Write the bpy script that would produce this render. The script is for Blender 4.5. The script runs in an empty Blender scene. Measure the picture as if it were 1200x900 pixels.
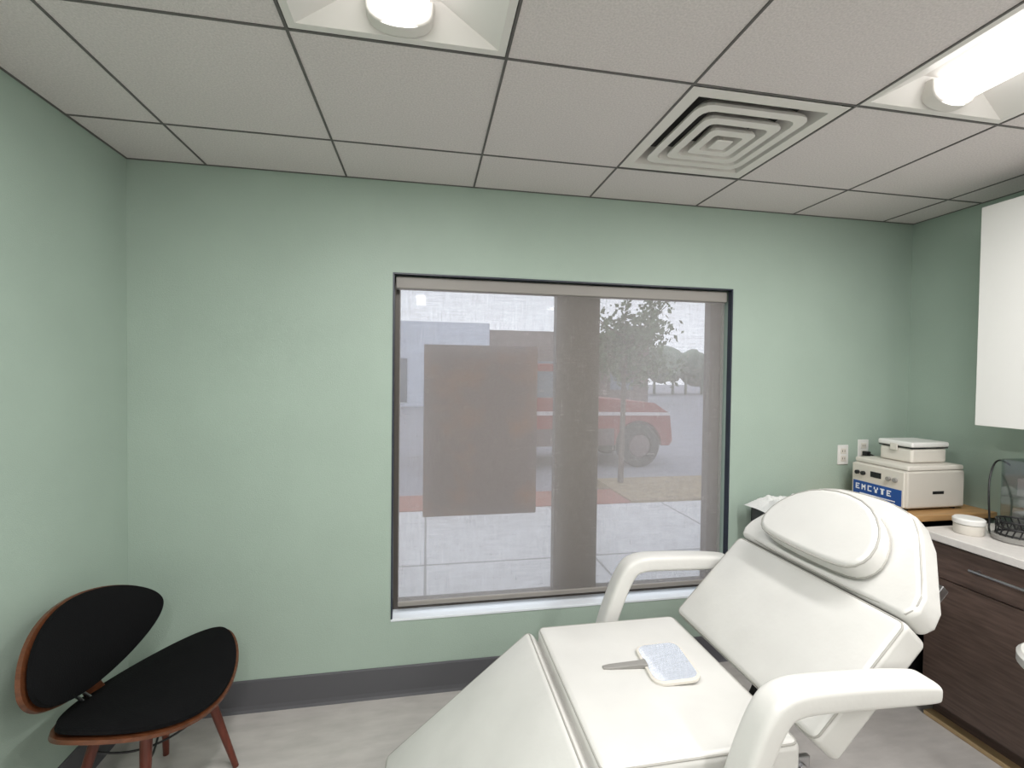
import bpy, bmesh, math, random
from mathutils import Vector, Matrix, noise
random.seed(7)
S=bpy.context.scene
S.view_settings.view_transform='Standard'
S.view_settings.look='None'
S.view_settings.exposure=0.0
S.view_settings.gamma=1.0
COL=S.collection
# ---------------------------------------------------------------- materials
def srgb(r,g,b):
    f=lambda c:(c/255/12.92) if c/255<=0.04045 else ((c/255+0.055)/1.055)**2.4
    return (f(r),f(g),f(b),1)
def mat(name,col,rough=0.5,metal=0.0,var=0.0,vscale=6.0,bump=0.0,bscale=60.0,spec=0.5,coat=0.0,stretch=None,detail=3.0,bdist=0.01):
    m=bpy.data.materials.new(name); m.use_nodes=True
    nt=m.node_tree; b=nt.nodes['Principled BSDF']
    b.inputs['Base Color'].default_value=col
    b.inputs['Roughness'].default_value=rough
    b.inputs['Metallic'].default_value=metal
    b.inputs['Specular IOR Level'].default_value=spec
    b.inputs['Coat Weight'].default_value=coat
    tc=nt.nodes.new('ShaderNodeTexCoord'); mp=nt.nodes.new('ShaderNodeMapping')
    nt.links.new(tc.outputs['Object'],mp.inputs[0])
    if stretch: mp.inputs['Scale'].default_value=stretch
    if var>0:
        n=nt.nodes.new('ShaderNodeTexNoise'); n.inputs['Scale'].default_value=vscale; n.inputs['Detail'].default_value=detail
        r=nt.nodes.new('ShaderNodeValToRGB')
        r.color_ramp.elements[0].position=0.3; r.color_ramp.elements[1].position=0.7
        r.color_ramp.elements[0].color=tuple(c*(1-var) for c in col[:3])+(1,)
        r.color_ramp.elements[1].color=tuple(min(1,c*(1+var)) for c in col[:3])+(1,)
        nt.links.new(mp.outputs[0],n.inputs['Vector']); nt.links.new(n.outputs['Fac'],r.inputs[0])
        nt.links.new(r.outputs[0],b.inputs['Base Color'])
    if bump>0:
        n2=nt.nodes.new('ShaderNodeTexNoise'); n2.inputs['Scale'].default_value=bscale; n2.inputs['Detail'].default_value=4
        bp=nt.nodes.new('ShaderNodeBump'); bp.inputs['Strength'].default_value=bump; bp.inputs['Distance'].default_value=bdist
        nt.links.new(mp.outputs[0],n2.inputs['Vector']); nt.links.new(n2.outputs['Fac'],bp.inputs['Height'])
        nt.links.new(bp.outputs[0],b.inputs['Normal'])
    return m
M={}
M['wall']=mat('sage_paint',srgb(162,179,167),0.5,var=0.03,vscale=3,bump=0.15,bscale=250)
M['tile']=mat('ceiling_tile_mineral',srgb(218,211,210),0.9,var=0.08,vscale=160,bump=0.35,bscale=300,detail=1)
M['grid']=mat('ceiling_grid_metal',srgb(95,92,90),0.5)
M['white_metal']=mat('white_enamel',srgb(225,222,218),0.4)
M['vent']=mat('vent_enamel',srgb(224,220,215),0.45)
M['ventdark']=mat('vent_plenum',srgb(60,58,56),0.8)
M['base']=mat('rubber_baseboard',srgb(84,84,88),0.45)
M['vinyl']=mat('white_vinyl',srgb(209,208,204),0.36,var=0.05,vscale=4,bump=0.30,bscale=8,bdist=0.012)
M['vinyl_p']=mat('white_vinyl_pillow',srgb(211,210,206),0.35,var=0.03,vscale=4,bump=0.30,bscale=8,bdist=0.012)
M['seam']=mat('vinyl_piping',srgb(165,163,157),0.5)
M['steel']=mat('brushed_steel',srgb(170,170,172),0.3,metal=1.0)
M['dsteel']=mat('dark_steel',srgb(60,60,62),0.45,metal=0.8)
M['walnut']=mat('walnut_veneer',srgb(92,54,33),0.35,var=0.3,vscale=7,stretch=(1,12,12))
M['leg']=mat('cherry_leg',srgb(92,42,29),0.35,var=0.2,vscale=10,stretch=(8,8,1))
M['black']=mat('black_upholstery',srgb(10,10,12),0.85,bump=0.2,bscale=200,spec=0.15)
M['blackp']=mat('black_plastic',srgb(25,25,27),0.4)
M['cab']=mat('dark_walnut_laminate',srgb(86,70,63),0.4,var=0.28,vscale=9,stretch=(1,1,9))
M['counter']=mat('white_counter',srgb(210,206,202),0.35,var=0.04,vscale=40)
M['oak']=mat('oak_desk',srgb(176,138,92),0.4,var=0.15,vscale=6,stretch=(1,10,10))
M['shoe']=mat('shoe_moulding_oak',srgb(176,150,112),0.5,var=0.1)
M['cabw']=mat('white_cabinet',srgb(222,221,218),0.35)
M['plastic']=mat('offwhite_plastic',srgb(212,207,198),0.4)
M['plastic2']=mat('machine_casing',srgb(196,191,182),0.45)
M['blue']=mat('blue_label',srgb(24,76,150),0.4)
M['lblue']=mat('pale_label_print',srgb(225,232,240),0.5)
M['frame']=mat('window_aluminium',srgb(84,78,73),0.45,metal=0.2)
M['trimdark']=mat('window_edge_gasket',srgb(36,44,58),0.4)
M['fascia']=mat('shade_fascia',srgb(146,142,137),0.5)
M['sill']=mat('white_sill',srgb(225,230,235),0.45)
M['towel']=mat('white_towel',srgb(218,218,216),0.95,bump=0.5,bscale=120)
M['mirror']=mat('mirror_glass',(0.92,0.94,0.95,1),0.01,metal=1.0)
M['grey']=mat('grey_plastic',srgb(140,138,134),0.5)
M['dgrey']=mat('dark_grey_cart',srgb(70,70,72),0.5)
M['floor']=mat('sheet_vinyl_floor',srgb(180,176,172),0.5,var=0.10,vscale=7,bump=0.05,bscale=60,stretch=(1,3,1),detail=8)
def emis(name,col,st):
    m=bpy.data.materials.new(name); m.use_nodes=True; nt=m.node_tree
    nt.nodes.remove(nt.nodes['Principled BSDF']); e=nt.nodes.new('ShaderNodeEmission')
    e.inputs[0].default_value=col; e.inputs[1].default_value=st
    nt.links.new(e.outputs[0],nt.nodes['Material Output'].inputs[0]); return m
M['lens']=emis('light_lens',(1,0.98,0.95,1),3.5)
def shade_mat():
    m=bpy.data.materials.new('solar_shade_mesh'); m.use_nodes=True; nt=m.node_tree
    nt.nodes.remove(nt.nodes['Principled BSDF'])
    tr=nt.nodes.new('ShaderNodeBsdfTransparent'); tr.inputs[0].default_value=(1,0.99,0.99,1)
    df=nt.nodes.new('ShaderNodeBsdfDiffuse'); df.inputs[0].default_value=srgb(184,180,176)
    tl=nt.nodes.new('ShaderNodeBsdfTranslucent'); tl.inputs[0].default_value=srgb(200,198,198)
    a=nt.nodes.new('ShaderNodeMixShader'); a.inputs[0].default_value=0.38
    nt.links.new(df.outputs[0],a.inputs[1]); nt.links.new(tl.outputs[0],a.inputs[2])
    tc=nt.nodes.new('ShaderNodeTexCoord')
    facs=[]
    for sc in ((420,1,12),(12,1,420)):
        mp=nt.nodes.new('ShaderNodeMapping'); mp.inputs['Scale'].default_value=sc
        n=nt.nodes.new('ShaderNodeTexNoise'); n.inputs['Scale'].default_value=1.0; n.inputs['Detail'].default_value=1
        nt.links.new(tc.outputs['Object'],mp.inputs[0]); nt.links.new(mp.outputs[0],n.inputs['Vector']); facs.append(n)
    ad=nt.nodes.new('ShaderNodeMath'); ad.operation='ADD'
    nt.links.new(facs[0].outputs['Fac'],ad.inputs[0]); nt.links.new(facs[1].outputs['Fac'],ad.inputs[1])
    mr=nt.nodes.new('ShaderNodeMapRange'); mr.inputs['From Min'].default_value=0.6; mr.inputs['From Max'].default_value=1.4
    mr.inputs['To Min'].default_value=0.30; mr.inputs['To Max'].default_value=0.41
    nt.links.new(ad.outputs[0],mr.inputs[0])
    mx=nt.nodes.new('ShaderNodeMixShader'); nt.links.new(mr.outputs[0],mx.inputs[0])
    nt.links.new(tr.outputs[0],mx.inputs[1]); nt.links.new(a.outputs[0],mx.inputs[2])
    nt.links.new(mx.outputs[0],nt.nodes['Material Output'].inputs[0]); return m
M['shade']=shade_mat()
def clear_mat(name,col,gl):
    m=bpy.data.materials.new(name); m.use_nodes=True; nt=m.node_tree
    nt.nodes.remove(nt.nodes['Principled BSDF'])
    tr=nt.nodes.new('ShaderNodeBsdfTransparent'); tr.inputs[0].default_value=col
    g=nt.nodes.new('ShaderNodeBsdfGlossy'); g.inputs['Roughness'].default_value=0.03
    mx=nt.nodes.new('ShaderNodeMixShader'); mx.inputs[0].default_value=gl
    nt.links.new(tr.outputs[0],mx.inputs[1]); nt.links.new(g.outputs[0],mx.inputs[2])
    nt.links.new(mx.outputs[0],nt.nodes['Material Output'].inputs[0]); return m
M['glass']=clear_mat('window_glass',(0.97,0.98,1,1),0.04)
M['acrylic']=clear_mat('clear_acrylic',(0.86,0.88,0.88,1),0.12)
# exterior
M['walk']=mat('concrete_sidewalk',srgb(208,208,210),0.9,var=0.05,vscale=5)
M['joint']=mat('concrete_joint',srgb(150,150,150),0.9)
M['asphalt']=mat('asphalt_road',srgb(146,146,156),0.9,var=0.08,vscale=2)
M['brickpave']=mat('red_brick_paving',srgb(160,108,98),0.9,var=0.2,vscale=14)
M['grass']=mat('dry_grass',srgb(155,138,112),0.95,var=0.25,vscale=9)
M['bw']=mat('pale_stucco',srgb(200,208,222),0.9)
M['bb']=mat('brown_brick',srgb(116,102,100),0.9,var=0.15,vscale=3)
M['bwin']=mat('dark_storefront',srgb(110,118,130),0.3)
M['red']=mat('red_car_paint',srgb(138,46,48),0.5,coat=0.2)
M['carlow']=mat('grey_car_cladding',srgb(104,86,90),0.6)
M['carwhite']=mat('white_car_stripe',srgb(205,200,204),0.5)
M['tyre']=mat('tyre_rubber',srgb(36,34,38),0.8)
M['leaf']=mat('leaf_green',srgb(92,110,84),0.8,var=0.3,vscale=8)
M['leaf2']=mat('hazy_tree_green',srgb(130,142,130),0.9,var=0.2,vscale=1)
M['bark']=mat('bark',srgb(96,84,78),0.9)
def poster_mat():
    m=mat('poster_back_print',srgb(150,138,140),0.8); nt=m.node_tree; b=nt.nodes['Principled BSDF']
    tc=nt.nodes.new('ShaderNodeTexCoord'); n=nt.nodes.new('ShaderNodeTexNoise'); n.inputs['Scale'].default_value=4.0; n.inputs['Detail'].default_value=5
    r=nt.nodes.new('ShaderNodeValToRGB'); r.color_ramp.elements[0].color=srgb(126,118,127); r.color_ramp.elements[1].color=srgb(156,124,112)
    r.color_ramp.elements[0].position=0.48; r.color_ramp.elements[1].position=0.70
    nt.links.new(tc.outputs['Object'],n.inputs['Vector']); nt.links.new(n.outputs['Fac'],r.inputs[0]); nt.links.new(r.outputs[0],b.inputs['Base Color'])
    return m
M['poster']=poster_mat()
# ---------------------------------------------------------------- helpers
def grp(name,loc=(0,0,0)):
    e=bpy.data.objects.new(name,None); e.location=loc; e.empty_display_size=0.1; COL.objects.link(e); return e
def fin(name,bm,m,parent=None,smooth=False,bevel=0,seg=3,wn=True,subsurf=0):
    bmesh.ops.recalc_face_normals(bm,faces=bm.faces[:])
    me=bpy.data.meshes.new(name); bm.to_mesh(me); bm.free()
    if smooth or bevel>0:
        for p in me.polygons: p.use_smooth=True
    ob=bpy.data.objects.new(name,me); COL.objects.link(ob)
    if m is not None: me.materials.append(m)
    if bevel>0:
        b=ob.modifiers.new('bevel','BEVEL'); b.width=bevel; b.segments=seg; b.limit_method='ANGLE'; b.angle_limit=math.radians(35)
        w=ob.modifiers.new('wn','WEIGHTED_NORMAL'); w.keep_sharp=True
    if parent:
        ob.parent=parent; ob.matrix_parent_inverse=Matrix.Translation(parent.location).inverted()
    return ob
def addbox(bm,p0,p1,mx=None):
    r=bmesh.ops.create_cube(bm,size=1)
    c=[(a+b)/2 for a,b in zip(p0,p1)]; s=[abs(b-a) for a,b in zip(p0,p1)]
    for v in r['verts']:
        v.co=Vector((c[0]+v.co.x*s[0],c[1]+v.co.y*s[1],c[2]+v.co.z*s[2]))
        if mx: v.co=mx@v.co
def box(name,p0,p1,m,parent=None,bevel=0,seg=3,mx=None):
    bm=bmesh.new(); addbox(bm,p0,p1,mx); return fin(name,bm,m,parent,bevel=bevel,seg=seg)
def boxes(name,lst,m,parent=None,bevel=0,seg=2,mx=None):
    bm=bmesh.new()
    for a,b in lst: addbox(bm,a,b,mx)
    return fin(name,bm,m,parent,bevel=bevel,seg=seg)
def addcyl(bm,p0,p1,r0,r1=None,n=24):
    p0=Vector(p0);p1=Vector(p1); r1=r0 if r1 is None else r1
    d=p1-p0; q=d.to_track_quat('Z','Y').to_matrix().to_4x4()
    mx=Matrix.Translation((p0+p1)/2)@q
    bmesh.ops.create_cone(bm,cap_ends=True,segments=n,radius1=r0,radius2=r1,depth=d.length,matrix=mx)
def cyl(name,p0,p1,r0,m,parent=None,r1=None,n=24,bevel=0):
    bm=bmesh.new(); addcyl(bm,p0,p1,r0,r1,n)
    return fin(name,bm,m,parent,bevel=bevel if bevel else 0.0008,seg=2)
def lathe(name,prof,c,m,parent=None,n=40,axis='Z'):
    bm=bmesh.new(); rings=[]
    for r,z in prof:
        ring=[]
        for i in range(n):
            a=2*math.pi*i/n
            if axis=='Z': p=(c[0]+r*math.cos(a),c[1]+r*math.sin(a),c[2]+z)
            else: p=(c[0]+r*math.cos(a),c[1]+z,c[2]+r*math.sin(a))
            ring.append(bm.verts.new(p))
        rings.append(ring)
    for a,b in zip(rings,rings[1:]):
        for i in range(n): bm.faces.new((a[i],a[(i+1)%n],b[(i+1)%n],b[i]))
    bm.faces.new(rings[0]); bm.faces.new(rings[-1])
    ob=fin(name,bm,m,parent,smooth=True)
    e=ob.modifiers.new('es','EDGE_SPLIT'); e.split_angle=math.radians(40)
    return ob
def prism(name,pts,t0,t1,mx,m,parent=None,bevel=0,seg=3):
    bm=bmesh.new(); A=[bm.verts.new(mx@Vector((x,y,t0))) for x,y in pts]; B=[bm.verts.new(mx@Vector((x,y,t1))) for x,y in pts]
    bm.faces.new(A); bm.faces.new(B)
    n=len(pts)
    for i in range(n): bm.faces.new((A[i],A[(i+1)%n],B[(i+1)%n],B[i]))
    return fin(name,bm,m,parent,bevel=bevel,seg=seg)
def chaikin(p,it=3):
    p=[Vector(q) for q in p]
    for _ in range(it):
        o=[p[0]]
        for a,b in zip(p,p[1:]): o+= [a*0.75+b*0.25,a*0.25+b*0.75]
        o.append(p[-1]); p=o
    return p
def chaikin_closed(p,it=2):
    for _ in range(it):
        o=[]
        n=len(p)
        for i in range(n):
            a=p[i];b=p[(i+1)%n]
            o.append((a[0]*.75+b[0]*.25,a[1]*.75+b[1]*.25)); o.append((a[0]*.25+b[0]*.75,a[1]*.25+b[1]*.75))
        p=o
    return p
def sweep(name,path,w,h,m,parent=None,it=3,side=Vector((0,1,0)),n=28,pw=3.2,endround=True,hs=None):
    P=chaikin(path,it); bm=bmesh.new(); rings=[]
    N=len(P)
    for k,p in enumerate(P):
        T=(P[min(k+1,N-1)]-P[max(k-1,0)]).normalized()
        U=side.cross(T).normalized(); s=hs(k/(N-1)) if hs else 1.0
        ring=[]
        for i in range(n):
            a=2*math.pi*i/n; ca,sa=math.cos(a),math.sin(a)
            x=math.copysign(abs(ca)**(2/pw),ca)*w/2; y=math.copysign(abs(sa)**(2/pw),sa)*h/2*s
            ring.append(bm.verts.new(p+side*x+U*y))
        rings.append(ring)
    for a,b in zip(rings,rings[1:]):
        for i in range(n): bm.faces.new((a[i],a[(i+1)%n],b[(i+1)%n],b[i]))
    bm.faces.new(rings[0]); bm.faces.new(rings[-1])
    return fin(name,bm,m,parent,bevel=min(w,h)*0.2 if endround else 0,seg=3,)
def wire(name,pts,r,m,parent=None,cyclic=False,poly=False):
    cu=bpy.data.curves.new(name,'CURVE'); cu.dimensions='3D'; cu.bevel_depth=r; cu.bevel_resolution=3; cu.resolution_u=8
    if poly:
        sp=cu.splines.new('POLY'); sp.points.add(len(pts)-1)
        for q,p in zip(sp.points,pts): q.co=(*p,1)
        sp.use_cyclic_u=cyclic
    else:
        sp=cu.splines.new('NURBS'); sp.points.add(len(pts)-1)
        for q,p in zip(sp.points,pts): q.co=(*p,1)
        sp.use_endpoint_u=not cyclic; sp.use_cyclic_u=cyclic; sp.order_u=3
    cu.materials.append(m)
    ob=bpy.data.objects.new(name,cu); COL.objects.link(ob)
    if parent: ob.parent=parent; ob.matrix_parent_inverse=Matrix.Translation(parent.location).inverted()
    return ob
def rr(w,h,r,n=6):
    o=[]
    for cx,cy,a0 in ((w/2-r,h/2-r,0),(-w/2+r,h/2-r,90),(-w/2+r,-h/2+r,180),(w/2-r,-h/2+r,270)):
        for k in range(n+1):
            a=math.radians(a0+90*k/n); o.append((cx+r*math.cos(a),cy+r*math.sin(a)))
    return o
# ---------------------------------------------------------------- room
XL,XR,YB,YF,H=-1.32,2.89,2.37,-2.05,2.55
T=0.2
WX0,WX1,WZ0,WZ1=-0.167,1.687,0.375,2.105
box('floor',(XL-T,YF-T,-0.1),(XR+T,YB+T,0),M['floor'])
boxes('wall_back',[((XL-T,YB,0),(WX0,YB+T,2.8)),((WX1,YB,0),(XR+T,YB+T,2.8)),((WX0,YB,0),(WX1,YB+T,WZ0)),((WX0,YB,WZ1),(WX1,YB+T,2.8))],M['wall'])
box('wall_left',(XL-T,YF,0),(XL,YB,2.8),M['wall'])
box('wall_right',(XR,YF,0),(XR+T,YB,2.8),M['wall'])
box('wall_front',(XL-T,YF-T,0),(XR+T,YF,2.8),M['cabw'])
def bb(name,axis,a,b,w,sgn):
    prof=[(0,0),(0.016,0),(0.010,0.012),(0.007,0.03),(0.007,0.143),(0.004,0.150),(0,0.150)]
    bm=bmesh.new(); R=[]
    for t in (a,b):
        ring=[]
        for d,z in prof:
            if axis=='x': ring.append(bm.verts.new((t,w+sgn*d,z)))
            else: ring.append(bm.verts.new((w+sgn*d,t,z)))
        R.append(ring)
    n=len(prof)
    for i in range(n): bm.faces.new((R[0][i],R[0][(i+1)%n],R[1][(i+1)%n],R[1][i]))
    bm.faces.new(R[0]); bm.faces.new(R[1]); fin(name,bm,M['base'])
bb('baseboard_back','x',XL+0.017,XR,YB,-1); bb('baseboard_left','y',YF,YB-0.0,XL,1)
# ceiling
gx=[XL]+[-0.995+0.61*k for k in range(7)]+[XR]
gy=[YF,-1.65,-1.04,-0.43,0.17,0.78,1.39,2.01,YB]
skip=set()
def cell(x,y):
    i=max(k for k in range(len(gx)-1) if gx[k]<=x); j=max(k for k in range(len(gy)-1) if gy[k]<=y); return (i,j)
fixtures=[]
for cx in (-0.08,1.75):
    for (ya,yb) in ((0.17,1.39),(-1.65,-0.43)):
        i,_=cell(cx,0)
        for cy in (ya+0.1,ya+0.7): skip.add(cell(cx,cy))
        fixtures.append((gx[i],gx[i+1],ya,yb))
vc=cell(1.1,1.7); skip.add(vc)
tl=[]
for i in range(len(gx)-1):
    for j in range(len(gy)-1):
        if (i,j) in skip: continue
        tl.append(((gx[i]+0.001,gy[j]+0.001,H),(gx[i+1]-0.001,gy[j+1]-0.001,H+0.02)))
boxes('ceiling',tl,M['tile'])
box('ceiling_slab',(XL-T,YF-T,2.8),(XR+T,YB+T,2.9),M['tile'])
gl=[]
g=0.004
for x in gx[1:-1]:
    for j in range(len(gy)-1):
        gl.append(((x-g,gy[j],H-0.003),(x+g,gy[j+1],H+0.03)))
for j,y in enumerate(gy[1:-1],1):
    for i in range(len(gx)-1):
        inside=any(f[0]-0.01<=gx[i] and gx[i+1]<=f[1]+0.01 and f[2]+0.1<y<f[3]-0.1 for f in fixtures)
        if not inside: gl.append(((gx[i],y-g,H-0.0028),(gx[i+1],y+g,H+0.03)))
gl+=[((XL,YF,H-0.003),(XL+0.008,YB,H)),((XR-0.008,YF,H-0.003),(XR,YB,H)),((XL,YB-0.008,H-0.003),(XR,YB,H)),((XL,YF,H-0.003),(XR,YF+0.008,H))]
boxes('trim_1',gl,M['grid'])
# troffers
for k,(x0,x1,y0,y1) in enumerate(fixtures):
    e=grp('ceiling_troffer_light',((x0+x1)/2,(y0+y1)/2,H+0.03))
    x0+=0.006;x1-=0.006;y0+=0.006;y1-=0.006; xc=(x0+x1)/2
    bm=bmesh.new()
    def rect(a,b,c,d,z): return [bm.verts.new(p) for p in ((a,c,z),(b,c,z),(b,d,z),(a,d,z))]
    r0=rect(x0,x1,y0,y1,H-0.001); r1=rect(x0+0.022,x1-0.022,y0+0.022,y1-0.022,H-0.001); r2=rect(xc-0.11,xc+0.11,y0+0.060,y1-0.060,H+0.085)
    for A,B in ((r0,r1),(r1,r2)):
        for i in range(4): bm.faces.new((A[i],A[(i+1)%4],B[(i+1)%4],B[i]))
    bm.faces.new(r2)
    fin('pan',bm,M['white_metal'],e)
    bm=bmesh.new(); ya,yb=y0+0.075,y1-0.075; R=[]
    for y in (ya,yb):
        ring=[]
        for i in range(17):
            a=math.pi*i/16; ring.append(bm.verts.new((xc+0.078*math.cos(a),y,H+0.068-0.066*math.sin(a)**0.7 if 0<i<16 else H+0.068)))
        R.append(ring)
    for i in range(16): bm.faces.new((R[0][i],R[0][i+1],R[1][i+1],R[1][i]))
    fin('lens',bm,M['lens'],e,smooth=True)
    for q,y in enumerate((ya-0.045,yb)):
        pts=[(0.092*math.cos(math.pi*i/12),-0.080*math.sin(math.pi*i/12)**0.5 if 0<i<12 else 0) for i in range(13)]
        mx=Matrix(((1,0,0,xc),(0,0,1,y),(0,1,0,H+0.072),(0,0,0,1)))
        prism('end_cap_%d'%(q+1),pts,0,0.045,mx,M['vent'],e,bevel=0.006)
    ld=bpy.data.lights.new('lamp','AREA'); ld.shape='RECTANGLE'; ld.size=0.10; ld.size_y=(yb-ya)-0.02; ld.energy=30; ld.color=(1,0.98,0.968)
    lo=bpy.data.objects.new('lamp',ld); COL.objects.link(lo); lo.location=(xc,(y0+y1)/2,H+0.0005); lo.parent=e; lo.matrix_parent_inverse=Matrix.Translation(e.location).inverted()
# air vent
i,j=vc; x0,x1,y0,y1=gx[i]+0.006,gx[i+1]-0.006,gy[j]+0.006,gy[j+1]-0.006
e=grp('ceiling_air_vent',((x0+x1)/2,(y0+y1)/2,H))
xc,yc=(x0+x1)/2,(y0+y1)/2
def ring4(bm,h,z): return [bm.verts.new((xc+p*(h+0.0),yc+q*(h+0.0),z)) for p,q in rr(2,2,0.22,3)]
bm=bmesh.new(); hh=(x1-x0)/2
def sq(h,z): return [bm.verts.new((xc+sx*h,yc+sy*h,z)) for sx,sy in ((-1,-1),(1,-1),(1,1),(-1,1))]
A=sq(hh,H-0.001);B=sq(0.252,H-0.001);C=sq(0.232,H+0.07)
for P,Q in ((A,B),(B,C)):
    for k in range(4): bm.faces.new((P[k],P[(k+1)%4],Q[(k+1)%4],Q[k]))
fin('flange',bm,M['vent'],e)
box('plenum',(xc-0.232,yc-0.232,H+0.07),(xc+0.232,yc+0.232,H+0.09),M['ventdark'],e)
for k,h in enumerate((0.222,0.158,0.094)):
    bm=bmesh.new(); zz=H-0.004-0.005*k
    A=ring4(bm,h,zz); B=ring4(bm,h-0.034,zz-0.001); C=ring4(bm,h-0.052,H+0.045); D=ring4(bm,h-0.046,H+0.048); E2=ring4(bm,h-0.004,zz+0.012)
    L=[A,B,C,D,E2]; n=len(A)
    for P,Q in zip(L,L[1:]+L[:1]):
        for q in range(n): bm.faces.new((P[q],P[(q+1)%n],Q[(q+1)%n],Q[q]))
    fin('louver_%d'%(k+1),bm,M['vent'],e)
boxes('center_plate',[((xc-0.034,yc-0.034,H-0.02),(xc+0.034,yc+0.034,H-0.012))],M['vent'],e,bevel=0.004)
boxes('center_stem',[((xc-0.006,yc-0.006,H-0.012),(xc+0.006,yc+0.006,H+0.07))],M['vent'],e)
# ---------------------------------------------------------------- window
w=grp('window_1',((WX0+WX1)/2,2.5,1.2))
fy0,fy1=2.47,2.53
boxes('frame',[((WX0,fy0,WZ0),(WX0+0.03,fy1,WZ1)),((1.617,fy0,WZ0),(WX1,fy1,WZ1)),((WX0+0.03,fy0,WZ1-0.05),(1.617,fy1,WZ1)),((WX0+0.03,fy0,WZ0),(1.617,fy1,WZ0+0.045)),((0.694,fy0-0.0,WZ0+0.045),(0.942,fy1,WZ1-0.05))],M['frame'],w,bevel=0.002)
boxes('corner_trim',[((WX0,YB-0.003,WZ0+0.012),(WX0+0.008,YB+0.03,WZ1)),((WX1-0.008,YB-0.003,WZ0+0.012),(WX1,YB+0.03,WZ1)),((WX0+0.008,YB-0.003,WZ1-0.007),(WX1-0.008,YB+0.03,WZ1))],M['trimdark'],w)
boxes('glass',[((WX0+0.03,2.50,WZ0+0.045),(0.694,2.504,WZ1-0.05)),((0.942,2.50,WZ0+0.045),(1.617,2.504,WZ1-0.05))],M['glass'],w)
box('sill',(WX0,YB-0.004,WZ0),(WX1,fy0,WZ0+0.012),M['sill'],w,bevel=0.002)
r=grp('roller_shade',(0.76,2.41,2.05))
box('fascia',(WX0+0.012,2.402,2.035),(WX1-0.012,2.46,2.095),M['fascia'],r,bevel=0.006)
box('fabric',(-0.136,2.414,0.44),(1.666,2.4148,2.04),M['shade'],r)
box('hem_bar',(-0.136,2.406,0.428),(1.666,2.422,0.452),M['fascia'],r,bevel=0.004)
box('window_poster',(-0.015,2.492,0.854),(0.595,2.495,1.765),M['poster'])
# ---------------------------------------------------------------- outlets
def outlet(x,z,sw=False,plug=False):
    e=grp('wall_outlet',(x,YB-0.005,z))
    box('plate',(x-0.036,YB-0.007,z-0.058),(x+0.036,YB,z+0.058),M['cabw'],e,bevel=0.003)
    for s in (-1,1):
        box('socket_%d'%(1 if s<0 else 2),(x-0.018,YB-0.010,z+s*0.022-0.016),(x+0.018,YB-0.007,z+s*0.022+0.016),M['plastic'],e,bevel=0.003)
        boxes('slots_%d'%(1 if s<0 else 2),[((x-0.009,YB-0.0105,z+s*0.022-0.005),(x-0.006,YB-0.0101,z+s*0.022+0.006)),((x+0.006,YB-0.0105,z+s*0.022-0.005),(x+0.009,YB-0.0101,z+s*0.022+0.006))],M['blackp'],e)
    if plug:
        box('plug',(x-0.014,YB-0.045,z-0.036),(x+0.014,YB-0.0105,z-0.008),M['blackp'],e,bevel=0.004)
        wire('cord',[(x,YB-0.045,z-0.022),(x+0.01,YB-0.07,z-0.03),(x+0.05,YB-0.07,z-0.05),(x+0.09,YB-0.05,z-0.1),(x+0.12,YB-0.04,z-0.2)],0.004,M['blackp'],e)
outlet(2.43,1.16); outlet(2.57,1.19,plug=True)
# ---------------------------------------------------------------- treatment chair
CH=grp('treatment_chair',(0.8,1.45,0))
Y0,Y1=1.11,1.81
def slab(name,P,ang,L,th,ya,yb,m,bev=0.022,piping=True):
    d=Vector((math.cos(ang),0,math.sin(ang))); n=Vector((-math.sin(ang),0,math.cos(ang))); yv=Vector((0,1,0))
    bm=bmesh.new(); nx,ny=10,8
    bmesh.ops.create_grid(bm,x_segments=nx,y_segments=ny,size=0.5)
    o=Vector((P[0],0,P[1]))
    g=bmesh.ops.extrude_face_region(bm,geom=bm.faces[:])
    ext=set(v for v in g['geom'] if isinstance(v,bmesh.types.BMVert))
    for v in bm.verts:
        s=(v.co.x+0.5)*L; y=ya+(v.co.y+0.5)*(yb-ya)
        pf=(1-(2*v.co.x)**4)*(1-(2*v.co.y)**4)
        t=-th if v in ext else 0.010*pf
        v.co=o+d*s+n*t+yv*y
    ob=fin(name,bm,m,CH,bevel=bev,seg=5)
    if piping:
        q=[]
        for a,b in rr(L-0.012,yb-ya-0.012,0.022,5):
            q.append(tuple(o+d*(L/2+a)+yv*((ya+yb)/2+b)-n*0.0065))
        wire(name+'_piping',q,0.0032,M['seam'],CH,cyclic=True,poly=True)
    return ob
SEAT_Z=0.60
slab('seat_cushion',(0.445,SEAT_Z),0,0.590,0.11,Y0,Y1,M['vinyl'])
la=math.radians(218.5)
lx,lz=0.410,0.592; LL=0.71
ex,ez=lx+LL*math.cos(la),lz+LL*math.sin(la)
slab('leg_cushion',(ex,ez),la-math.pi,LL,0.10,Y0,Y1,M['vinyl'])
ba=math.radians(46); BL=0.43
bx,bz=1.052,0.612
slab('back_cushion',(bx,bz),ba,BL,0.11,Y0-0.02,Y1+0.01,M['vinyl'])
hx,hz=bx+(BL+0.004)*math.cos(ba),bz+(BL+0.004)*math.sin(ba)
yc=(Y0+Y1)/2
def slope_mx(x,z,ang,off=0):
    d=Vector((math.cos(ang),0,math.sin(ang))); n=Vector((-math.sin(ang),0,math.cos(ang))); y=Vector((0,1,0))
    o=Vector((x,yc,z))+n*off
    return Matrix(((d.x,y.x,n.x,o.x),(d.y,y.y,n.y,o.y),(d.z,y.z,n.z,o.z),(0,0,0,1)))
hm=slope_mx(hx,hz,ba)
hp=[(0,-.355),(0.04,-.372),(0.09,-.362),(0.27,-.25),(0.335,-.19),(0.36,-.10),(0.365,0),(0.36,.10),(0.335,.19),(0.27,.25),(0.09,.362),(0.04,.372),(0,.355)]
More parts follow.
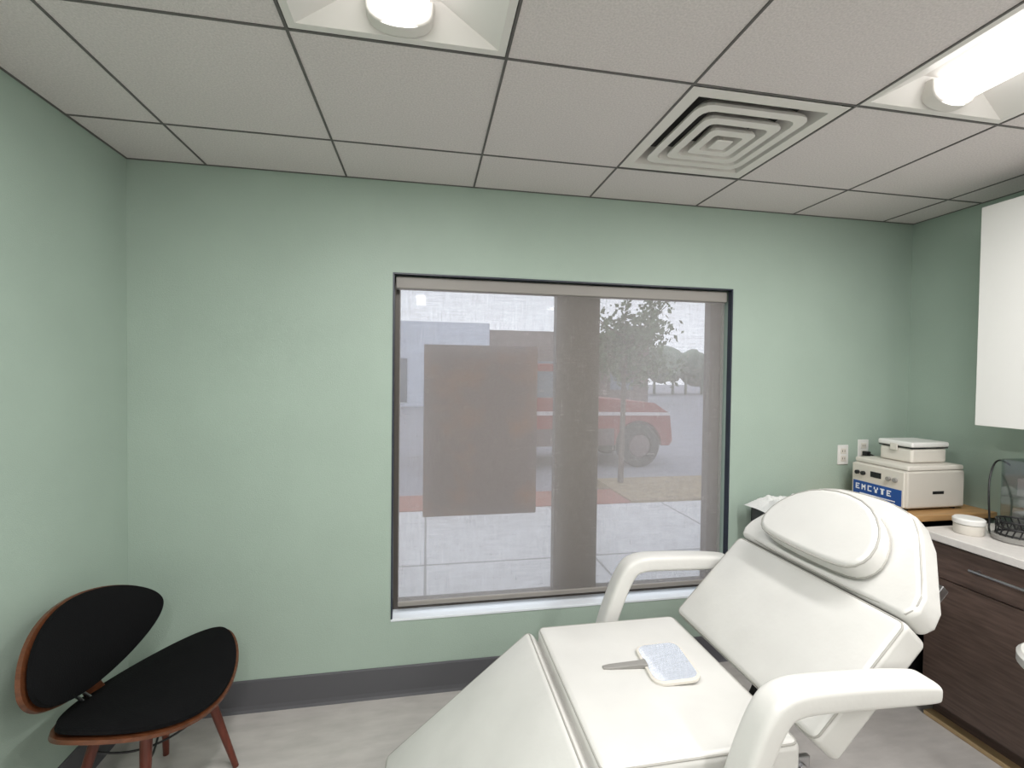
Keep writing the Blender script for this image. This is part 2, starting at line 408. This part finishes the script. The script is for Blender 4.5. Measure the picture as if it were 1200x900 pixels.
prism('head_cushion',hp,-0.10,0.004,hm,M['vinyl'],CH,bevel=0.022,seg=5)
wire('head_piping',[tuple(hm@Vector((a*0.97+0.005,b*0.975,-0.003))) for a,b in chaikin_closed(hp,1)],0.0032,M['seam'],CH,cyclic=True,poly=True)
pp=[(0.045,-.205),(0.03,-.15),(0.025,0),(0.03,.15),(0.045,.205),(0.09,.235),(0.16,.228),(0.23,.185),(0.285,.11),(0.305,0),(0.285,-.11),(0.23,-.185),(0.16,-.228),(0.09,-.235)]
pp=chaikin_closed(pp,1)
prism('head_pillow',pp,0.008,0.085,hm,M['vinyl_p'],CH,bevel=0.022,seg=5)
for q,zz in enumerate((0.018,0.075)):
    wire('pillow_piping_%d'%(q+1),[tuple(hm@Vector((0.165+(a-0.165)*0.985,b*0.985,zz))) for a,b in pp],0.0036,M['seam'],CH,cyclic=True,poly=True)
for nm,yy in (('far',1.895),('near',1.03)):
    path=[(0.75,yy,0.46),(0.79,yy,0.60),(0.85,yy,0.75),(0.90,yy,0.800),(1.05,yy,0.797),(1.2,yy,0.790),(1.34,yy,0.780)]
    sweep('armrest_%s'%nm,path,0.088,0.060,M['vinyl'],CH,pw=4,hs=lambda t:1.15-0.35*max(0,(t-0.7)/0.3)**2)
    s=1 if yy>yc else -1
    boxes('arm_bracket_%s'%nm,[((0.72,min(yy,yy-s*0.12),0.455),(0.80,max(yy,yy-s*0.12),0.475))],M['steel'],CH,bevel=0.003)
boxes('seat_frame',[((0.44,Y0+0.06,0.45),(1.03,Y0+0.10,0.488)),((0.44,Y1-0.10,0.45),(1.03,Y1-0.06,0.488)),((0.44,Y0+0.1,0.45),(0.48,Y1-0.1,0.488)),((0.99,Y0+0.1,0.45),(1.03,Y1-0.1,0.488))],M['steel'],CH,bevel=0.003)
cyl('hinge_rod',(1.06,Y0+0.02,0.50),(1.06,Y1-0.02,0.50),0.014,M['steel'],CH)
boxes('hinge_plates',[((1.0,Y0+0.03,0.44),(1.09,Y0+0.045,0.53)),((1.0,Y1-0.045,0.44),(1.09,Y1-0.03,0.53))],M['steel'],CH,bevel=0.004)
mxb=slope_mx(bx,bz,ba)
boxes('back_frame',[((0.0,-0.30,-0.145),(0.62,-0.26,-0.115)),((0.0,0.26,-0.145),(0.62,0.30,-0.115)),((0.3,-0.26,-0.14),(0.34,0.26,-0.115))],M['steel'],CH,bevel=0.003,mx=mxb)
bm=bmesh.new()
addcyl(bm,(1.02,yc,0.20),(1.24,yc,0.66),0.016)
fin('back_actuator',bm,M['dsteel'],CH,smooth=False)
boxes('base',[((0.35,Y0+0.08,0.02),(1.25,Y1-0.08,0.10))],M['white_metal'],CH,bevel=0.03,seg=4)
boxes('lift_column',[((0.60,yc-0.12,0.10),(0.90,yc+0.12,0.45))],M['white_metal'],CH,bevel=0.02,seg=3)
for k,(a,b) in enumerate(((0.42,Y0+0.12),(0.42,Y1-0.12),(1.18,Y0+0.12),(1.18,Y1-0.12))):
    cyl('foot_%d'%(k+1),(a,b,0),(a,b,0.025),0.03,M['blackp'],CH)
# hand mirror
hmz=SEAT_Z+0.0125
HM=grp('hand_mirror',(0.81,1.47,hmz))
rot=Matrix.Translation((0.825,1.475,hmz+0.004))@Matrix.Rotation(math.radians(-5.0),4,'Y')@Matrix.Rotation(math.radians(174),4,'Z')
prism('mirror_frame',rr(0.165,0.215,0.04),-0.002,0.010,rot,M['plastic'],HM,bevel=0.003)
prism('mirror_glass',rr(0.147,0.197,0.033),0.0101,0.0115,rot,M['mirror'],HM)
prism('handle',[(0.070,-0.018),(0.10,-0.013),(0.20,-0.012),(0.225,-0.008),(0.225,0.008),(0.20,0.012),(0.10,0.013),(0.070,0.018)],0.002,0.018,rot,M['grey'],HM,bevel=0.003)
# ---------------------------------------------------------------- shell chair
LC=grp('shell_accent_chair',(-1.0,1.95,0))
F=Vector((0.94,-0.34,0)).normalized(); W=Vector((0.34,0.94,0)).normalized(); Z=Vector((0,0,1)); O=Vector((-0.995,1.92,0))
W2=Vector((0.10,0.995,0)).normalized(); F2=Vector((0.995,-0.10,0)).normalized(); OB=Vector((-1.180,1.868,0.660))
def seatP(u,v):
    return O+W*(u*0.315)+F*(v*0.235*(1-0.12*u*u)+0.025)+Z*(0.414+0.080*u*u+0.02*v-0.035*max(0,v)**2+0.02*min(0,v)**2)
UPV=(Z*0.94-F2*0.26)
def backP(u,v):
    return OB+W2*(u*0.30)+F2*(0.075*u*u)+UPV*(v*0.162*(1-0.1*u*u))
def shell(name,Pf,m,scale,off,th,bulge,flip=1):
    bm=bmesh.new(); nr,ns=10,72; e=1e-3
    def nrm(u,v):
        a=Pf(u+e,v)-Pf(u-e,v); b=Pf(u,v+e)-Pf(u,v-e); return a.cross(b).normalized()*flip
    layers=[]
    for lay in (0,1):
        c=nrm(0,0); cen=bm.verts.new(Pf(0,0)+c*(off+(th+bulge if lay else 0)))
        rings=[]
        for i in range(1,nr+1):
            r=(i/nr); ring=[]
            for k in range(ns):
                a=2*math.pi*k/ns; ca,sa=math.cos(a),math.sin(a)
                u=ca*r*scale; v=math.copysign(abs(sa)**1.08,sa)*r*scale
                ed=1-r**5
                h=off+((th*(0.55+0.45*ed)+bulge*(1-r*r)) if lay else 0)
                ring.append(bm.verts.new(Pf(u,v)+nrm(u,v)*h))
            rings.append(ring)
        for k in range(ns): bm.faces.new((cen,rings[0][k],rings[0][(k+1)%ns]))
        for a,b in zip(rings,rings[1:]):
            for k in range(ns): bm.faces.new((a[k],a[(k+1)%ns],b[(k+1)%ns],b[k]))
        layers.append(rings[-1])
    A,B=layers
    for k in range(ns): bm.faces.new((A[k],A[(k+1)%ns],B[(k+1)%ns],B[k]))
    ob=fin(name,bm,m,LC,smooth=True)
    es=ob.modifiers.new('es','EDGE_SPLIT'); es.split_angle=math.radians(50)
    return ob
sf=1 if (W.cross(F)).z>0 else -1
shell('seat_shell',seatP,M['walnut'],1.0,-0.018,0.022,0.0,sf)
shell('seat_pad',seatP,M['black'],0.975,0.005,0.024,0.018,sf)
bn=W2.cross(UPV); bf=1 if bn.dot(F2)>0 else -1
shell('back_shell',backP,M['walnut'],1.0,-0.018,0.022,0.0,bf)
shell('back_pad',backP,M['black'],0.975,0.005,0.024,0.018,bf)
OBx=OB-F2*0.026
sp=[O+F*0.10+Z*0.385,O-F*0.05+Z*0.383,O-F*0.14+Z*0.378,(O-F*0.20)*0.6+Vector((OBx.x,OBx.y,0))*0.4+Z*0.42,Vector((OBx.x+0.03,OBx.y,0.54)),Vector((OBx.x-0.005,OBx.y,0.66))]
sweep('spine',[tuple(p) for p in sp],0.07,0.014,M['walnut'],LC,side=W.copy())
for q,dw in enumerate((-0.06,-0.085)):
    wire('joint_rod_%d'%(q+1),[tuple(O-F*0.13+W*dw+Z*0.392),tuple((O-F*0.20)*0.6+Vector((OBx.x,OBx.y,0))*0.4+W2*dw+Z*0.47),tuple(OBx+W2*dw-Z*0.10+F2*0.012)],0.005,M['steel'],LC)
def lp(a,b,s):
    t=O+F*(0.09*a+0.02)+W*(0.12*b)+Z*0.392; f=O+F*(0.165*a+0.02)+W*(0.20*b); return f.lerp(t,s)
for k,(a,b) in enumerate(((1,1),(1,-1),(-1,1),(-1,-1))):
    bm=bmesh.new(); addcyl(bm,lp(a,b,0),lp(a,b,1),0.011,0.019,20); fin('leg_%d'%(k+1),bm,M['leg'],LC,smooth=False)
RM=Matrix((( F.x,W.x,0,0),(F.y,W.y,0,0),(0,0,1,0),(0,0,0,1)))
boxes('cross_rail',[((-0.03,-0.15,-0.015),(0.03,0.15,0.0))],M['leg'],LC,bevel=0.003,mx=Matrix.Translation(O+F*0.11+Z*0.388)@RM)
boxes('cross_rail_rear',[((-0.03,-0.15,-0.015),(0.03,0.15,0.0))],M['leg'],LC,bevel=0.003,mx=Matrix.Translation(O-F*0.07+Z*0.390)@RM)
for k,(p,q) in enumerate((((1,1),(-1,-1)),((1,-1),(-1,1)))):
    wire('brace_%d'%(k+1),[tuple(lp(*p,0.75)),tuple((lp(*p,0.5)+lp(*q,0.5))/2-Z*(0.04)),tuple(lp(*q,0.75))],0.004,M['blackp'],LC)
# ---------------------------------------------------------------- base cabinet
CX=2.35
BC=grp('base_cabinet',(2.6,0.6,0))
yA,yB=-0.6,1.83
box('carcass',(CX+0.02,yA,0.10),(XR-0.002,yB,0.862),M['cab'],BC)
box('toe_kick',(CX+0.07,yA,0.0),(XR-0.002,yB-0.005,0.10),M['cab'],BC)
box('countertop',(CX-0.025,yA-0.01,0.864),(XR-0.002,yB+0.02,0.900),M['counter'],BC,bevel=0.004)
box('shoe_strip',(CX+0.02,yA,0.0),(CX+0.07,yB,0.022),M['shoe'],BC,bevel=0.004)
ys=[yB-0.005,yB-0.61,yB-1.215,yB-1.82,yA+0.005]
for k,(a,b) in enumerate(zip(ys,ys[1:])):
    box('drawer_front_%d'%(k+1),(CX,b+0.002,0.695),(CX+0.02,a-0.002,0.855),M['cab'],BC,bevel=0.002)
    box('door_%d'%(k+1),(CX,b+0.002,0.105),(CX+0.02,a-0.002,0.690),M['cab'],BC,bevel=0.002)
    ym=(a+b)/2
    bm=bmesh.new(); p=(CX-0.03,ym-0.10,0.785); q=(CX-0.03,ym+0.10,0.785); addcyl(bm,p,q,0.006,n=16)
    for r_ in (0.1,0.9):
        c=Vector(p).lerp(Vector(q),r_); addcyl(bm,c,(CX+0.001,c.y,c.z),0.005,n=12)
    fin('drawer_handle_%d'%(k+1),bm,M['steel'],BC)
UC=grp('upper_cabinet',(2.72,0.6,1.9))
ux=2.56
box('carcass',(ux+0.02,yA,1.40),(XR-0.002,1.785,2.42),M['cabw'],UC,bevel=0.001)
yy=1.785
k=0
while yy>yA+0.1:
    box('door_%d'%(k+1),(ux,yy-0.595,1.398),(ux+0.019,yy,2.422),M['cabw'],UC,bevel=0.002); yy-=0.598; k+=1
# ---------------------------------------------------------------- desk, fridge, cart
DK=grp('side_desk',(2.5,2.1,0))
box('top',(2.20,1.90,0.905),(XR-0.002,YB-0.002,0.935),M['oak'],DK,bevel=0.003)
box('left_panel',(2.21,1.93,0.0),(2.235,YB-0.03,0.905),M['cab'],DK,bevel=0.002)
box('rail',(2.235,2.30,0.80),(2.855,2.32,0.905),M['cab'],DK,bevel=0.002)
box('right_panel',(2.855,1.93,0.0),(2.88,YB-0.03,0.905),M['cab'],DK,bevel=0.002)
FR=grp('mini_fridge',(2.5,2.1,0))
box('body',(2.30,1.93,0.02),(2.78,2.28,0.86),M['blackp'],FR,bevel=0.01)
box('door',(2.30,1.895,0.03),(2.78,1.928,0.85),M['blackp'],FR,bevel=0.012)
box('handle',(2.33,1.88,0.55),(2.35,1.897,0.80),M['dsteel'],FR,bevel=0.004)
for k,(a,b) in enumerate(((2.34,1.96),(2.74,1.96),(2.34,2.24),(2.74,2.24))): cyl('foot_%d'%(k+1),(a,b,0),(a,b,0.025),0.015,M['blackp'],FR)
UCt=grp('utility_cart',(1.95,2.15,0))
qx0,qx1,qy0,qy1=1.80,2.14,1.98,2.33
boxes('shelves',[((qx0,qy0,z),(qx1,qy1,z+0.02)) for z in (0.12,0.5,0.88)],M['dgrey'],UCt,bevel=0.004)
boxes('rims',[((qx0,qy0,z+0.02),(qx1,qy0+0.01,z+0.05)) for z in (0.12,0.5)]+[((qx0,qy1-0.01,z+0.02),(qx1,qy1,z+0.05)) for z in (0.12,0.5)]+[((qx0,qy0,0.80),(qx0+0.01,qy1,0.88)),((qx0,qy0,0.80),(qx1,qy0+0.01,0.88)),((qx1-0.01,qy0,0.80),(qx1,qy1,0.88)),((qx0,qy1-0.01,0.80),(qx1,qy1,0.88))],M['dgrey'],UCt,bevel=0.002)
bm=bmesh.new()
for a in (qx0+0.02,qx1-0.02):
    for b in (qy0+0.02,qy1-0.02): addcyl(bm,(a,b,0.05),(a,b,0.88),0.011,n=16)
fin('posts',bm,M['dsteel'],UCt)
for k,(a,b) in enumerate([(a,b) for a in (qx0+0.02,qx1-0.02) for b in (qy0+0.02,qy1-0.02)]): cyl('castor_%d'%(k+1),(a-0.01,b,0.026),(a+0.01,b,0.026),0.026,M['blackp'],UCt)
# centrifuge
CF=grp('centrifuge',(2.55,2.12,0.935))
zt=0.935
cx0,cx1,cy0,cy1=2.40,2.775,1.97,2.28
box('body',(cx0+0.012,cy0,zt+0.012),(cx1,cy1,zt+0.205),M['plastic2'],CF,bevel=0.012,seg=4)
box('lid',(cx0+0.02,cy0+0.004,zt+0.206),(cx1-0.004,cy1-0.004,zt+0.232),M['plastic'],CF,bevel=0.008,seg=4)
box('front_panel',(cx0,cy0+0.008,zt+0.016),(cx0+0.013,cy1-0.008,zt+0.200),M['plastic'],CF,bevel=0.004)
box('blue_label',(cx0-0.0015,cy0+0.018,zt+0.022),(cx0,cy1-0.018,zt+0.105),M['blue'],CF)
glyph={'E':["1111","1000","1110","1000","1111"],'M':["1001","1111","1111","1001","1001"],'C':["1111","1000","1000","1000","1111"],'Y':["1001","1001","0110","0110","0110"],'T':["1111","0110","0110","0110","0110"]}
st=[]; yy=cy1-0.034; cw=0.0058; chh=0.0062
for L_ in "EMCYTE":
    for r_,row in enumerate(glyph[L_]):
        for c_,ch in enumerate(row):
            if ch=='1': st.append(((cx0-0.0025,yy-(c_+1)*cw,zt+0.090-(r_+1)*chh),(cx0-0.0015,yy-c_*cw,zt+0.090-r_*chh)))
    yy-=4*cw+0.013
st.append(((cx0-0.0025,cy0+0.05,zt+0.036),(cx0-0.0015,cy1-0.06,zt+0.041)))
boxes('label_print',st,M['lblue'],CF)
box('display',(cx0-0.002,2.10,zt+0.140),(cx0,2.16,zt+0.170),M['blackp'],CF)
for k,y in enumerate((2.235,2.20,2.055,2.02)):
    cyl('knob_%d'%(k+1),(cx0,y,zt+0.152),(cx0-0.014,y,zt+0.152),0.011,M['dsteel'] if k<2 else M['grey'],CF)
boxes('side_vents',[((2.57,cy0-0.001,zt+0.085),(2.64,cy0+0.0005,zt+0.10))],M['dsteel'],CF)
for k,(a,b) in enumerate(((cx0+.04,cy0+.03),(cx1-.04,cy0+.03),(cx0+.04,cy1-.03),(cx1-.04,cy1-.03))): cyl('foot_%d'%(k+1),(a,b,zt),(a,b,zt+0.014),0.012,M['blackp'],CF)
SB=grp('storage_box',(2.6,2.1,1.163))
zb=zt+0.233
box('tub',(2.51,2.03,zb),(2.735,2.21,zb+0.078),M['plastic'],SB,bevel=0.014,seg=4)
box('gasket',(2.508,2.028,zb+0.078),(2.737,2.212,zb+0.083),M['dsteel'],SB)
box('lid',(2.503,2.023,zb+0.083),(2.742,2.217,zb+0.112),M['cabw'],SB,bevel=0.010,seg=4)
boxes('clip',[((2.497,2.10,zb+0.060),(2.503,2.14,zb+0.096))],M['plastic'],SB,bevel=0.002)
# towel : crumpled cloth
bm=bmesh.new(); nx,ny=50,40
vs=[]
for i in range(nx+1):
    row=[]
    for j in range(ny+1):
        x=1.745+0.38*i/nx; y=2.0+0.31*j/ny
        ex=min(i,nx-i)/nx; ey=min(j,ny-j)/ny
        edge=min(1,5*min(ex,ey))
        z=0.904+edge*(0.045+0.035*abs(noise.noise(Vector((x*12,y*10,2))))+0.018*noise.noise(Vector((x*30,y*26,5))))
        row.append(bm.verts.new((x+0.02*noise.noise(Vector((y*9,x*3,1))),y+0.02*noise.noise(Vector((x*9,3,y*4))),z)))
    vs.append(row)
for i in range(nx):
    for j in range(ny): bm.faces.new((vs[i][j],vs[i+1][j],vs[i+1][j+1],vs[i][j+1]))
fin('folded_towel',bm,M['towel'],None,smooth=True)
# counter items
TJ=grp('white_jar',(2.47,1.72,0.9))
jc=(2.48,1.74,0.9)
lathe('body',[(0.050,0.0),(0.054,0.006),(0.054,0.044),(0.048,0.048)],jc,M['plastic'],TJ)
lathe('lid',[(0.057,0.048),(0.058,0.052),(0.058,0.068),(0.052,0.074),(0.025,0.074)],jc,M['cabw'],TJ)
WB=grp('wire_basket',(2.58,1.62,0.9))
c=(2.58,1.62,0.9)
lathe('base_tray',[(0.075,0.0),(0.085,0.004),(0.085,0.022),(0.078,0.024),(0.03,0.024)],c,M['grey'],WB)
for k,z in enumerate((0.03,0.06,0.09)):
    wire('ring_%d'%(k+1),[(c[0]+0.07*math.cos(a*math.pi/8),c[1]+0.07*math.sin(a*math.pi/8),0.9+z) for a in range(16)],0.004,M['blackp'],WB,cyclic=True)
bm=bmesh.new()
for a in range(20):
    t=a*math.pi/10; addcyl(bm,(c[0]+0.07*math.cos(t),c[1]+0.07*math.sin(t),0.924),(c[0]+0.07*math.cos(t+0.3),c[1]+0.07*math.sin(t+0.3),0.992),0.0028,n=8)
fin('mesh_bars',bm,M['blackp'],WB)
AC=grp('acrylic_organizer',(2.74,1.66,0.9))
ax0,ax1,ay0,ay1,az=2.66,2.84,1.55,1.74,0.9
boxes('panels',[((ax0,ay0,az),(ax0+.004,ay1,az+0.34)),((ax1-.004,ay0,az),(ax1,ay1,az+0.34)),((ax0,ay0,az),(ax1,ay0+.004,az+0.34)),((ax0,ay1-.004,az),(ax1,ay1,az+0.34)),((ax0,ay0,az+0.34),(ax1,ay1,az+0.344)),((ax0,ay0,az+0.17),(ax1,ay1,az+0.174))],M['acrylic'],AC)
boxes('contents',[((ax0+.02,ay0+.02,az+.004),(ax1-.02,ay1-.03,az+.12)),((ax0+.03,ay0+.03,az+.176),(ax1-.04,ay1-.04,az+.26))],M['grey'],AC,bevel=0.006)
wire('power_cord',[(2.80,1.80,1.20),(2.70,1.78,1.25),(2.62,1.76,1.17),(2.59,1.74,1.05),(2.60,1.74,0.96),(2.58,1.73,0.91),(2.555,1.70,0.904)],0.004,M['blackp'])
ST=grp('rolling_stool',(2.06,1.10,0))
lathe('seat',[(0.10,0.65),(0.165,0.652),(0.176,0.664),(0.176,0.690),(0.165,0.702),(0.08,0.706)],(2.09,1.10,0),M['vinyl'],ST)
cyl('post',(2.09,1.10,0.09),(2.09,1.10,0.655),0.025,M['steel'],ST)
for k in range(5):
    a=k*2*math.pi/5+0.6; q=(2.09+0.2*math.cos(a),1.10+0.2*math.sin(a))
    cyl('spoke_%d'%(k+1),(2.09,1.10,0.10),(q[0],q[1],0.07),0.014,M['steel'],ST)
    cyl('castor_%d'%(k+1),(q[0]-0.01,q[1],0.027),(q[0]+0.01,q[1],0.027),0.027,M['blackp'],ST)
# ---------------------------------------------------------------- exterior
gz=-0.02
box('sidewalk',(-20,2.6,gz-0.2),(30,5.6,gz),M['walk'])
boxes('sidewalk_joint',[((-20,4.0,gz),(30,4.02,gz+0.002))]+[((x-0.01,2.6,gz),(x+0.01,5.6,gz+0.002)) for x in [-6+1.5*k for k in range(18)]],M['joint'])
box('brick_strip',(-20,5.6,gz-0.2),(2.6,6.3,gz+0.01),M['brickpave'])
box('grass_verge',(2.6,5.6,gz-0.2),(30,6.9,gz+0.03),M['grass'])
box('road',(-60,6.3,gz-0.3),(2.6,90,gz-0.1),M['asphalt'])
box('road_section',(2.6,6.9,gz-0.3),(90,90,gz-0.1),M['asphalt'])
WBd=grp('white_commercial_building',(-3,30,0))
box('block',(-25,25,gz-0.1),(3.3,34,4.35),M['bw'],WBd)
boxes('storefront',[((-20+4*k,24.95,0.1),(-17+4*k,25,2.4)) for k in range(6)],M['bwin'],WBd)
BBd=grp('brick_building',(10,30,0))
box('block',(3.32,26,gz-0.1),(13,34,4.1),M['bb'],BBd)
boxes('windows',[((4+2.2*k,25.95,0.8),(5.4+2.2*k,26,2.4)) for k in range(4)],M['bwin'],BBd)
PT=grp('pickup_truck',(2,9,0))
g0=gz-0.1
prof=[(0.2,0.45),(0.2,1.15),(0.25,1.2),(1.35,1.2),(1.4,1.22),(1.55,1.88),(1.7,1.94),(2.5,1.94),(2.7,1.88),(3.15,1.32),(4.3,1.22),(4.62,1.02),(4.68,0.5),(4.62,0.40),(4.45,0.40)]
def arch(cx,r=0.46):
    return [(cx+r*math.cos(t),0.42+r*math.sin(t)) for t in [math.pi*k/12 for k in range(0,13)]]
prof+=arch(3.98)+arch(0.95)+[(0.3,0.40)]
mxp=Matrix(((1,0,0,0),(0,0,1,0),(0,1,0,g0),(0,0,0,1)))
prism('body',prof,8.3,10.0,mxp,M['red'],PT,bevel=0.03)
prism('side_windows',[(1.65,1.32),(1.75,1.80),(2.5,1.80),(2.95,1.32)],8.285,8.295,mxp,M['bwin'],PT)
prism('side_stripe',[(0.25,1.00),(0.25,1.08),(4.6,1.04),(4.62,0.98)],8.287,8.298,mxp,M['carwhite'],PT)
boxes('side_cladding',[((1.46,8.286,g0+0.42),(3.48,8.299,g0+0.74))],M['carlow'],PT)
for k,(x,y) in enumerate(((3.98,8.25),(0.95,8.25),(3.98,9.85),(0.95,9.85))):
    lathe('wheel_%d'%(k+1),[(0.10,0.02),(0.22,0.03),(0.24,0),(0.38,0),(0.41,0.03),(0.41,0.2),(0.2,0.22)],(x,y,g0+0.41),M['tyre'],PT,axis='Y')
    lathe('hub_%d'%(k+1),[(0.03,-0.005),(0.2,0.0),(0.22,0.04)],(x,y+0.005,g0+0.41),M['carlow'],PT,axis='Y')
TR=grp('street_tree',(3.15,6.6,0))
ty=6.6
bm=bmesh.new(); addcyl(bm,(2.88,ty,gz+0.031),(2.92,ty,2.0),0.045,0.03,12)
tips=[]
for k in range(34):
    a=random.uniform(0,6.28); z=random.uniform(1.5,2.3); p=Vector((2.91,ty,z)); q=p+Vector((math.cos(a)*random.uniform(.3,.9),math.sin(a)*random.uniform(.3,.7),random.uniform(.1,.85)))
    addcyl(bm,p,q,0.012,0.005,6); tips.append((p,q))
fin('trunk_and_branches',bm,M['bark'],TR)
bm=bmesh.new()
for k in range(3200):
    p,q=random.choice(tips); t=random.uniform(0.3,1.1); c0=p.lerp(q,t)+Vector([random.gauss(0,0.10) for _ in range(3)])
    n=Vector([random.gauss(0,1) for _ in range(3)]).normalized(); a=n.orthogonal().normalized(); b=n.cross(a); s=random.uniform(0.018,0.036)
    bm.faces.new([bm.verts.new(c0+a*s*1.6),bm.verts.new(c0+b*s),bm.verts.new(c0-a*s*1.6),bm.verts.new(c0-b*s)])
fin('foliage',bm,M['leaf'],TR)
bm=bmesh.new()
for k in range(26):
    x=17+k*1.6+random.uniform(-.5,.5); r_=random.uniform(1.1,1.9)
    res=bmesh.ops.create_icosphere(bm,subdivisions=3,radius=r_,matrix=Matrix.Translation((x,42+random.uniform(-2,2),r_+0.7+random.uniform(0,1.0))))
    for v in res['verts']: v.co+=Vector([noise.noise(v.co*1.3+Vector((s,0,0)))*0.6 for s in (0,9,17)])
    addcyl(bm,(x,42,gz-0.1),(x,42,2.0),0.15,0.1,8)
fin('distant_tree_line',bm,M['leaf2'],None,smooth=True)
UP=grp('utility_pole',(25.5,38,0))
bm=bmesh.new(); addcyl(bm,(25.5,38,gz-0.1),(25.5,38,8.5),0.14,0.1,12); addbox(bm,(24.4,37.9,7.6),(26.6,38.1,7.8)); addbox(bm,(24.7,37.9,6.9),(26.3,38.1,7.05))
fin('pole',bm,M['bark'],UP)
# world
wd=bpy.data.worlds.new('overcast_sky'); S.world=wd; wd.use_nodes=True; nt=wd.node_tree; bg=nt.nodes['Background']
tc=nt.nodes.new('ShaderNodeTexCoord'); n=nt.nodes.new('ShaderNodeTexNoise'); n.inputs['Scale'].default_value=2.5; n.inputs['Detail'].default_value=4
r=nt.nodes.new('ShaderNodeValToRGB'); r.color_ramp.elements[0].color=(0.80,0.88,0.98,1); r.color_ramp.elements[1].color=(0.95,0.98,1.0,1)
nt.links.new(tc.outputs['Generated'],n.inputs['Vector']); nt.links.new(n.outputs['Fac'],r.inputs[0]); nt.links.new(r.outputs[0],bg.inputs[0])
bg.inputs[1].default_value=1.7
# camera
cd=bpy.data.cameras.new('camera'); cd.sensor_width=36; cd.sensor_fit='HORIZONTAL'; cd.lens=548/1200*36; cd.clip_start=0.02; cd.clip_end=300
co=bpy.data.objects.new('camera',cd); COL.objects.link(co)
co.matrix_world=Matrix.Translation((0,0,1.611))@Matrix.Rotation(math.radians(-10.34),4,'Z')@Matrix.Rotation(math.radians(90-1.15),4,'X')@Matrix.Rotation(math.radians(0.69),4,'Z')
S.camera=co
